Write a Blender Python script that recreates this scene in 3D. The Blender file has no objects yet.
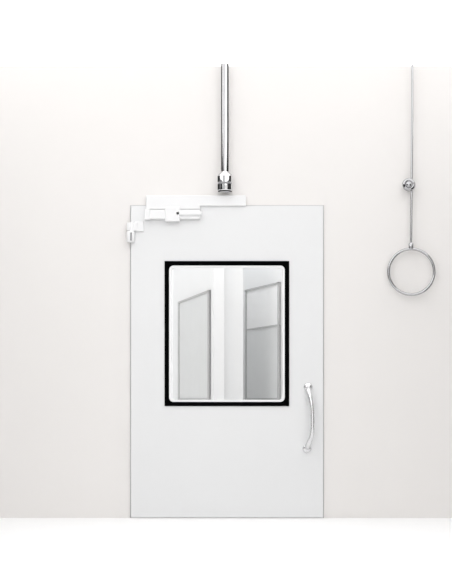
import bpy, bmesh, math
from mathutils import Vector, Matrix

S=150.0; D=10.0; HY=400.0; CX=226.0; FY=518.0
CAMZ=(FY-HY)/S
H=(FY-66)/S          # ceiling height
def W(px,py,off=0.0):
    """photo measurement -> metres, off = distance in front of the wall"""
    k=(D-off)/D
    return Vector(((px-CX)/S*k, -off, CAMZ+(HY-py)/S*k))

# ---------- materials ----------
def mat(name,col,rough=0.5,metal=0.0,noise=0.0,nscale=40,emis=0,spec=0.5,bump=0.0):
    m=bpy.data.materials.new(name); m.use_nodes=True
    nt=m.node_tree; b=nt.nodes['Principled BSDF']
    b.inputs['Base Color'].default_value=(*col,1)
    b.inputs['Roughness'].default_value=rough
    b.inputs['Metallic'].default_value=metal
    b.inputs['Specular IOR Level'].default_value=spec
    if emis:
        b.inputs['Emission Color'].default_value=(1,1,1,1)
        b.inputs['Emission Strength'].default_value=emis
    if noise or bump:
        tc=nt.nodes.new('ShaderNodeTexCoord'); n=nt.nodes.new('ShaderNodeTexNoise')
        n.inputs['Scale'].default_value=nscale; n.inputs['Detail'].default_value=4
        nt.links.new(tc.outputs['Object'],n.inputs['Vector'])
        if noise:
            r=nt.nodes.new('ShaderNodeValToRGB')
            r.color_ramp.elements[0].position=.3; r.color_ramp.elements[1].position=.7
            r.color_ramp.elements[0].color=(*[c*(1-noise) for c in col],1)
            r.color_ramp.elements[1].color=(*[min(1,c*(1+noise)) for c in col],1)
            nt.links.new(n.outputs['Fac'],r.inputs['Fac']); nt.links.new(r.outputs['Color'],b.inputs['Base Color'])
    return m
M_wall=mat('cream_wall_paint',(.825,.803,.787),.9,noise=.003,nscale=3,spec=.1)
M_inner=mat('inner_wall_paint',(.88,.885,.89),.9,noise=.004,nscale=3,spec=.1)
M_side=mat('side_wall_paint',(.84,.835,.83),.9,noise=.006,nscale=3,spec=.1)
M_ceil=mat('luminous_ceiling',(.9,.9,.9),.9,emis=1.17)  # added glow: the whole ceiling emits to light the room
M_floor=mat('white_floor',(.97,.97,.97),.8,noise=.004,nscale=5,spec=.1)
M_door=mat('white_door_lacquer',(.79,.793,.797),.55,noise=.003,nscale=4,spec=.2)
M_white=mat('white_powder_coat',(.84,.84,.845),.4,noise=.004,nscale=20,spec=.25)
M_black=mat('black_gasket',(.002,.002,.002),.9,noise=.1,nscale=80,spec=.0)
M_trim=mat('window_bead',(.90,.90,.90),.45,noise=.005,spec=.3)
M_chrome=mat('chrome',(.70,.70,.71),.08,1.0,noise=.02,nscale=60)
M_chrome2=mat('dark_chrome',(.42,.42,.43),.12,1.0,noise=.02,nscale=60)
M_ink=mat('black_inlay',(.015,.015,.015),.5,noise=.05,nscale=60,spec=.1)  # black for reflections painted on the chrome, and the foot ring
M_mid=mat('grey_inlay',(.32,.32,.33),.5,noise=.05,nscale=60,spec=.1)  # grey for painted reflections, the hinge shadow strip and the neck ring
M_satin=mat('satin_steel',(.75,.75,.76),.25,.9,noise=.02,nscale=60)
M_dark=mat('smoked_glass',(.015,.016,.018),.25,noise=.1,nscale=6)  # dark face of the side panels added for chrome reflections
M_grey=mat('grey_seal',(.45,.45,.46),.7,noise=.05)
M_pane=mat('frosted_panel',(.72,.73,.73),.5,noise=.01,nscale=8,spec=.2)
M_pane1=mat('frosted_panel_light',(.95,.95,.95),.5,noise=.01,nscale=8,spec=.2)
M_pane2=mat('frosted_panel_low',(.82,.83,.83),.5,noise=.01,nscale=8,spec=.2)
M_pframe=mat('panel_frame',(.52,.52,.52),.5,noise=.02,spec=.2)
g=bpy.data.materials.new('clear_glass'); g.use_nodes=True; nt=g.node_tree; nt.nodes.clear()
o=nt.nodes.new('ShaderNodeOutputMaterial'); mx=nt.nodes.new('ShaderNodeMixShader'); t=nt.nodes.new('ShaderNodeBsdfTransparent'); gl=nt.nodes.new('ShaderNodeBsdfGlossy'); fr=nt.nodes.new('ShaderNodeFresnel')
t.inputs['Color'].default_value=(.96,.965,.965,1); gl.inputs['Roughness'].default_value=.02; fr.inputs['IOR'].default_value=1.45
nt.links.new(fr.outputs[0],mx.inputs[0]); nt.links.new(t.outputs[0],mx.inputs[1]); nt.links.new(gl.outputs[0],mx.inputs[2]); nt.links.new(mx.outputs[0],o.inputs[0])
M_glass=g

# ---------- geometry ----------
def obj(name,bm,m,parent=None,smooth=False,bevel=0,seg=3):
    bmesh.ops.recalc_face_normals(bm,faces=bm.faces[:])
    me=bpy.data.meshes.new(name); bm.to_mesh(me); bm.free()
    ob=bpy.data.objects.new(name,me); bpy.context.collection.objects.link(ob)
    me.materials.append(m)
    if smooth:
        for p in me.polygons: p.use_smooth=True
    if bevel:
        b=ob.modifiers.new('bevel','BEVEL'); b.width=bevel; b.segments=seg; b.limit_method='ANGLE'
    if parent: ob.parent=parent
    return ob
def empty(name):
    e=bpy.data.objects.new(name,None); bpy.context.collection.objects.link(e); e.empty_display_size=.1; return e
def bbox(bm,x0,x1,y0,y1,z0,z1):
    r=bmesh.ops.create_cube(bm,size=1)
    for v in r['verts']:
        v.co=Vector(((x0+x1)/2+v.co.x*(x1-x0),(y0+y1)/2+v.co.y*(y1-y0),(z0+z1)/2+v.co.z*(z1-z0)))
def box(name,x0,x1,y0,y1,z0,z1,m,parent=None,bevel=0,seg=3):
    bm=bmesh.new(); bbox(bm,x0,x1,y0,y1,z0,z1); return obj(name,bm,m,parent,bevel=bevel,seg=seg)
def pbox(name,px0,px1,py0,py1,off0,off1,m,parent=None,bevel=0):
    a=W(px0,py1,off1); b=W(px1,py0,off1)
    return box(name,a.x,b.x,-off1,-off0,a.z,b.z,m,parent,bevel)
def lathe(name,profile,origin,axis,m,parent=None,n=48):
    axis=Vector(axis).normalized(); q=Vector((0,0,1)).rotation_difference(axis)
    bm=bmesh.new(); rings=[]
    for r,h in profile:
        rings.append([bm.verts.new(Vector(origin)+q@Vector((max(r,1e-4)*math.cos(2*math.pi*i/n),max(r,1e-4)*math.sin(2*math.pi*i/n),h))) for i in range(n)])
    for a,b in zip(rings,rings[1:]):
        for i in range(n): bm.faces.new((a[i],a[(i+1)%n],b[(i+1)%n],b[i]))
    bm.faces.new(rings[0]); bm.faces.new(rings[-1])
    ob=obj(name,bm,m,parent,smooth=True)
    e=ob.modifiers.new('es','EDGE_SPLIT'); e.split_angle=math.radians(40)
    return ob
def strip(name,cx,cy,r,a0,a1,z0,z1,m,parent,th=.0012,n=8):
    """inlay strip let into a tube; angles in degrees from the room side, + = right"""
    bm=bmesh.new(); g=[]
    for i in range(n+1):
        a=math.radians(a0+(a1-a0)*i/n); d=Vector((math.sin(a),-math.cos(a),0)); c=Vector((cx,cy,0))
        g.append([bm.verts.new(c+d*rr+Vector((0,0,z))) for rr in (r-th,r+th) for z in (z0,z1)])
    for a,b in zip(g,g[1:]):
        for k in ((2,3),(3,1),(1,0),(0,2)): bm.faces.new((a[k[0]],a[k[1]],b[k[1]],b[k[0]]))
    bm.faces.new([g[0][k] for k in (0,1,3,2)]); bm.faces.new([g[-1][k] for k in (0,1,3,2)])
    return obj(name,bm,m,parent)
def rrect(x0,x1,z0,z1,r,n=10):
    pts=[]
    for cx,cz,a0 in ((x1-r,z1-r,0),(x0+r,z1-r,90),(x0+r,z0+r,180),(x1-r,z0+r,270)):
        for i in range(n+1):
            a=math.radians(a0+90*i/n); pts.append((cx+r*math.cos(a),cz+r*math.sin(a)))
    return pts
def ring(name,o4,ro,i4,ri,y0,y1,m,parent=None,bevel=0):
    A=rrect(*o4,ro); B=rrect(*i4,ri); bm=bmesh.new(); n=len(A)
    v=[[bm.verts.new((p[0],y,p[1])) for p in P] for P in (A,B) for y in (y0,y1)]
    Af,Ab,Bf,Bb=v
    for i in range(n):
        j=(i+1)%n
        for q in ((Af[i],Af[j],Bf[j],Bf[i]),(Ab[i],Ab[j],Bb[j],Bb[i]),(Af[i],Af[j],Ab[j],Ab[i]),(Bf[i],Bf[j],Bb[j],Bb[i])): bm.faces.new(q)
    return obj(name,bm,m,parent,bevel=bevel,seg=2)
def tube(name,pts,radii,m,parent=None,flat=1.0,n=24):
    P=[Vector(p) for p in pts]; out=[]; rr=[]
    E=[P[0]*2-P[1]]+P+[P[-1]*2-P[-2]]; R=[radii[0]]+list(radii)+[radii[-1]]
    for i in range(1,len(E)-2):
        for k in range(8):
            t=k/8
            out.append(.5*((2*E[i])+(-E[i-1]+E[i+1])*t+(2*E[i-1]-5*E[i]+4*E[i+1]-E[i+2])*t*t+(-E[i-1]+3*E[i]-3*E[i+1]+E[i+2])*t**3))
            rr.append(R[i]*(1-t)+R[i+1]*t)
    out.append(P[-1]); rr.append(radii[-1])
    bm=bmesh.new(); rings=[]
    for i,p in enumerate(out):
        tg=(out[min(i+1,len(out)-1)]-out[max(i-1,0)]).normalized()
        u=Vector((1,0,0)); u=(u-tg*u.dot(tg)).normalized(); w=tg.cross(u)
        rings.append([bm.verts.new(p+u*math.cos(2*math.pi*k/n)*rr[i]+w*math.sin(2*math.pi*k/n)*rr[i]*flat) for k in range(n)])
    for a,b in zip(rings,rings[1:]):
        for i in range(n): bm.faces.new((a[i],a[(i+1)%n],b[(i+1)%n],b[i]))
    bm.faces.new(rings[0]); bm.faces.new(rings[-1])
    return obj(name,bm,m,parent,smooth=True)
def torus(name,c,R,r,m,parent=None,n=96,k=20):
    bm=bmesh.new(); rs=[]
    for i in range(n):
        a=2*math.pi*i/n; d=Vector((math.cos(a),0,math.sin(a)))
        rs.append([bm.verts.new(Vector(c)+d*(R+r*math.cos(2*math.pi*j/k))+Vector((0,r*math.sin(2*math.pi*j/k),0))) for j in range(k)])
    for i in range(n):
        for j in range(k): bm.faces.new((rs[i][j],rs[(i+1)%n][j],rs[(i+1)%n][(j+1)%k],rs[i][(j+1)%k]))
    return obj(name,bm,m,parent,smooth=True)

# ---------- room ----------
XW=2.6; YF=-11.6; YB=5.0
dx0,dx1=(131-CX)/S,(323-CX)/S; dz1=(FY-206)/S
GAP=.005
bm=bmesh.new()
bbox(bm,-XW,dx0-GAP,0,.12,0,H); bbox(bm,dx1+GAP,XW,0,.12,0,H); bbox(bm,dx0-GAP,dx1+GAP,0,.12,dz1+GAP,H)
obj('wall_back',bm,M_wall)
box('wall_left',-XW-.1,-XW,YF,YB,0,H,M_side)
box('wall_right',XW,XW+.1,YF,YB,0,H,M_side)
box('wall_front',-XW-.1,XW+.1,YF-.1,YF,0,H,M_side)
box('wall_far',-XW-.1,XW+.1,YB,YB+.1,0,H,M_inner)
box('floor',-XW-.1,XW+.1,YF-.1,YB+.1,-.1,0,M_floor)
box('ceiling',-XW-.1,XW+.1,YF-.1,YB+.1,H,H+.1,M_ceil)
for i,s in enumerate((-1,1)):  # unseen dark panels added so the chrome mirrors dark stripes
    e=empty('window_%d'%(i+2))
    a,b=sorted((s*XW,s*(XW-.01)))
    box('smoked_pane',a,b,-3.6,-.7,.35,2.85,M_dark,e)
    a,b=sorted((s*XW,s*(XW-.03)))
    for nm,y0,y1,z0,z1 in (('sill',-3.66,-.64,.29,.35),('head',-3.66,-.64,2.85,2.91),('jamb_a',-3.66,-3.6,.35,2.85),('jamb_b',-.7,-.64,.35,2.85)):
        box(nm,a,b,y0,y1,z0,z1,M_white,e)

# ---------- door ----------
door=empty('door_1')
F=.02   # leaf stands proud of the wall face
hx0=W(170,0,F).x; hx1=W(284,0,F).x; hz1=W(0,265.5,F).z; hz0=W(0,402,F).z
ring('leaf',(dx0,dx1,.004,dz1),.0006,(hx0,hx1,hz0,hz1),.0006,-F,.03,M_door,door,bevel=.002)
bm=bmesh.new()
for x0,x1,z0,z1 in ((dx0-GAP,dx0,0,dz1+GAP),(dx1,dx1+GAP,0,dz1+GAP),(dx0,dx1,dz1,dz1+GAP)): bbox(bm,x0,x1,.003,.028,z0,z1)
obj('edge_seal',bm,M_grey,door)
def R4(x0,x1,y0,y1,off):
    return (W(x0,0,off).x,W(x1,0,off).x,W(0,y1,off).z,W(0,y0,off).z)
ring('window_gasket',R4(164.6,289.2,261,406.1,F+.006),.0008,R4(169,284.8,265.4,402,F+.006),.03,-F-.006,-F+.002,M_black,door)
ring('window_bead',R4(169,284.8,265.4,402,F+.005),.03,R4(171.2,282.6,267.6,399.8,F+.005),.024,-F-.003,.02,M_trim,door,bevel=.001)
bm=bmesh.new(); q=R4(171,282.6,267,400,F); 
vs=[bm.verts.new((x,0.005,z)) for x,z in ((q[0],q[2]),(q[1],q[2]),(q[1],q[3]),(q[0],q[3]))]; bm.faces.new(vs)
obj('glass_pane',bm,M_glass,door)
# hinge
pbox('hinge_leaf_plate',135,143.5,221,231.5,F,F+.014,M_white,door,.003)
pbox('hinge_arm',127,137,222.5,230.5,F,F+.022,M_white,door,.004)
c=W(130.5,0,F+.02)
zt=W(0,231,F+.02).z; zb=W(0,242,F+.02).z
lathe('hinge_barrel',[(.0,0),(.024,0),(.026,.004),(.026,zt-zb-.008),(.022,zt-zb)],(c.x,-F-.014,zb),(0,0,1),M_white,door)
pbox('hinge_pin_slot',130.2,131.9,232.5,240.5,F+.039,F+.0415,M_mid,door)  # grey strip standing in for the shadow on the hinge barrel
lathe('hinge_cap',[(.0,0),(.014,0),(.014,.06),(.011,.066)],(W(132,0,F).x,-F-.014,zt-.006),(0,0,1),M_white,door)
# pull handle
hp=[(308.0,387,.0),(308.8,392,.035),(310.8,400,.058),(312.2,410,.066),(312.6,422,.068),(311.8,434,.064),(309,443,.045),(306.5,449,.0)]
tube('pull_bar',[W(x,y,F+o) for x,y,o in hp],[.019,.017,.0145,.014,.014,.0145,.017,.019],M_satin,door)
for nm,x,y in (('rosette_top',308,387),('rosette_bottom',306.8,448.5)):
    p=W(x,y,F)
    lathe(nm,[(0,0),(.029,0),(.029,.010),(.024,.018),(.012,.022)],p,(0,-1,0),M_satin,door)

# ---------- closer (door hardware) ----------
pbox('closer_guide_rail',146,246,195.3,205.8,0,.034,M_white,door,.004)
pbox('closer_rail_step',146,200,205.0,209,.0205,.034,M_white,door,.002)
pbox('closer_body',146,200,209.5,219,.0205,.050,M_white,door,.006)
pbox('closer_end_cap',144.5,150,208.6,219.8,.0205,.053,M_white,door,.006)
pbox('closer_pivot_block',165,180,206.5,221.5,.0205,.060,M_white,door,.007)
pbox('closer_arm',176,202,211.5,215,.048,.060,M_white,door,.004)

# ---------- ceiling rod ----------
rod=empty('ceiling_hanging_rod')
oy=.053
p=W(225,0,oy).x
def Z(y,o=oy): return W(0,y,o).z
r=.026
lathe('pole',[(.0,0),(r,0),(r,H-Z(175))],(p,-oy,Z(175)),(0,0,1),M_chrome,rod,64)
strip('groove_inlay_a',p,-oy,r,-66,-42,Z(175),H,M_ink,rod)  # dark reflections of the chrome pole, built as coloured strips
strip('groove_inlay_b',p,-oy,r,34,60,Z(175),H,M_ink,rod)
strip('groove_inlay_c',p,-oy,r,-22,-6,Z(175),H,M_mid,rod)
hz=Z(192.5); L=Z(172)-hz
k=.051
lathe('coupling',[(0,0),(.036,0),(.042,.005),(k-.002,.012),(k,.02),(k,.052),(k-.004,.056),(k-.004,.062),(k,.066),(k,L-.03),(k-.004,L-.018),(.034,L-.006),(.030,L)],(p,-oy,hz),(0,0,1),M_chrome,rod,64)
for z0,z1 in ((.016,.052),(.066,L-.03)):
    strip('coupling_inlay',p,-oy,k,-68,-42,hz+z0,hz+z1,M_ink,rod)  # reflections on the coupling, likewise put in as coloured strips
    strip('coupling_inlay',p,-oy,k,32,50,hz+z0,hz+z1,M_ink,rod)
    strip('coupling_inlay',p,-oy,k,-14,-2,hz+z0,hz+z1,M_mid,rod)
lathe('coupling_neck_ring',[(k-.005,0),(k-.0025,0),(k-.0025,.007),(k-.005,.007)],(p,-oy,hz+.0555),(0,0,1),M_mid,rod)
lathe('coupling_foot_ring',[(.038,0),(.044,.002),(.048,.006),(.038,.006)],(p,-oy,hz+.002),(0,0,1),M_ink,rod)

# ---------- ring pendant ----------
rg=empty('hanging_ring_pull')
ry=.045
top=W(412.4,66,ry); top.z=H
tube('thin_rod',[top,W(412.2,120,ry),W(411.7,180,ry),W(411,246,ry)],[.0075]*4,M_chrome2,rg)
kx=W(408.5,185,ry)
lathe('knob',[(0,0),(.034,0),(.042,.01),(.044,.022),(.040,.034),(.030,.04),(.022,.036),(.020,.042),(.008,.05),(0,.051)],(kx.x,-ry+.005,kx.z),(0,-1,0),M_chrome2,rg)
lathe('knob_standoff',[(0,0),(.028,0),(.028,.006),(.014,.01),(.014,ry)],(kx.x,0,kx.z),(0,-1,0),M_chrome2,rg)
c=W(411.4,271.7,ry)
Rr=22.8/S*(D-ry)/D
torus('ring',c,Rr,.0095,M_chrome2,rg)
lathe('ring_collar',[(0,0),(.014,0),(.016,.006),(.016,.034),(.010,.042)],(W(411,0,ry).x,-ry,Z(249,ry)),(0,0,1),M_chrome2,rg)

# ---------- room seen through the door window ----------
def Q(px,depth): return (px-CX)/S*(D+depth)/D
def Qz(py,depth): return CAMZ+(HY-py)/S*(D+depth)/D
def angled(name,A,B,th,m,z0=0,z1=H,parent=None,shift=0.0):
    A=Vector(A);B=Vector(B); d=(B-A).normalized(); n=Vector((d.y,-d.x))
    if n.y>0: n=-n
    bm=bmesh.new(); vs=[]
    for z in (z0,z1):
        for p in (A+n*shift,B+n*shift,B+n*(shift-th),A+n*(shift-th)): vs.append(bm.verts.new((p.x,p.y,z)))
    for f in ((0,1,2,3),(4,5,6,7),(0,1,5,4),(1,2,6,5),(2,3,7,6),(3,0,4,7)): bm.faces.new([vs[i] for i in f])
    return obj(name,bm,m,parent)
def lerp(A,B,t): return (A[0]+(B[0]-A[0])*t,A[1]+(B[1]-A[1])*t)
def bay(idx,pr,yr,pl,yl,split):
    a=1.5; b=(HY-yr)*(D+a)/(HY-yl)-D
    Rp=(Q(pr,a),a); Lp=(Q(pl,b),b); top=Qz(yr,a)
    angled('wall_partition_%d'%idx,lerp(Rp,Lp,-.08),lerp(Rp,Lp,1.25),.08,M_inner)
    e=empty('window_%d'%(idx+3)); bot=Qz(398,a)
    sh=.012
    if split is None:
        angled('pane',Rp,Lp,.011,M_pane,bot,top,e,sh)
    else:
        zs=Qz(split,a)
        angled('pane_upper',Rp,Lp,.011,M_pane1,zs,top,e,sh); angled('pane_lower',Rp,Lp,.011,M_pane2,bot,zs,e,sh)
        angled('rail_mid',Rp,Lp,.015,M_pframe,zs-.006,zs+.006,e,sh+.006)
    angled('rail_top',Rp,Lp,.02,M_pframe,top-.014,top,e,sh+.008)
    angled('rail_bottom',Rp,Lp,.02,M_pframe,bot-.014,bot,e,sh+.008)
    angled('stile_a',Rp,lerp(Rp,Lp,.035),.02,M_pframe,bot,top,e,sh+.008)
    angled('stile_b',lerp(Rp,Lp,.965),Lp,.02,M_pframe,bot,top,e,sh+.008)
bay(1,211,290,180,302,None)
bay(2,281,282,247,290,325)
box('wall_pier',Q(216,1.5),Q(231,1.5),1.5,1.54,0,H,M_inner)
box('wall_pier_narrow',Q(231.6,1.53),Q(243,1.53),1.53,1.57,0,H,M_inner)

def area(name,loc,rot,sx,sy,e,col=(1,1,1)):
    l=bpy.data.lights.new(name,'AREA'); l.shape='RECTANGLE'; l.size=sx; l.size_y=sy; l.energy=e; l.color=col
    ob=bpy.data.objects.new(name,l); bpy.context.collection.objects.link(ob); ob.location=loc; ob.rotation_euler=rot
    return ob
area('corridor_light',(0,.35,H-.25),(math.radians(50),0,0),3.2,.4,11)  # unseen fill lamp added to brighten the room behind the door
area('bay_light',(.25,1.9,H-.2),(math.radians(20),0,0),.5,.5,9)  # unseen fill lamp added to even out the bay
l=bpy.data.lights.new('wall_wash_spot','SPOT'); l.energy=20; l.spot_size=math.radians(55); l.spot_blend=1; l.shadow_soft_size=.5  # unseen spot added to brighten the wall left of the door
so=bpy.data.objects.new('wall_wash_spot',l); bpy.context.collection.objects.link(so); so.location=(-1.7,-3.2,2.3)
so.rotation_euler=(Vector((-.75,0,1.35))-so.location).to_track_quat('-Z','Y').to_euler()

# ---------- world, camera ----------
w=bpy.data.worlds.new('World'); bpy.context.scene.world=w; w.use_nodes=True
w.node_tree.nodes['Background'].inputs[0].default_value=(1,1,1,1); w.node_tree.nodes['Background'].inputs[1].default_value=1
bpy.context.scene.view_settings.view_transform='Standard'
cd=bpy.data.cameras.new('camera'); cam=bpy.data.objects.new('camera',cd); bpy.context.collection.objects.link(cam)
cam.location=(0,-D,CAMZ); cam.rotation_euler=(math.pi/2,0,0)
cd.sensor_width=36; cd.lens=S*D/584*36; cd.shift_y=(HY-292)/584
bpy.context.scene.camera=cam
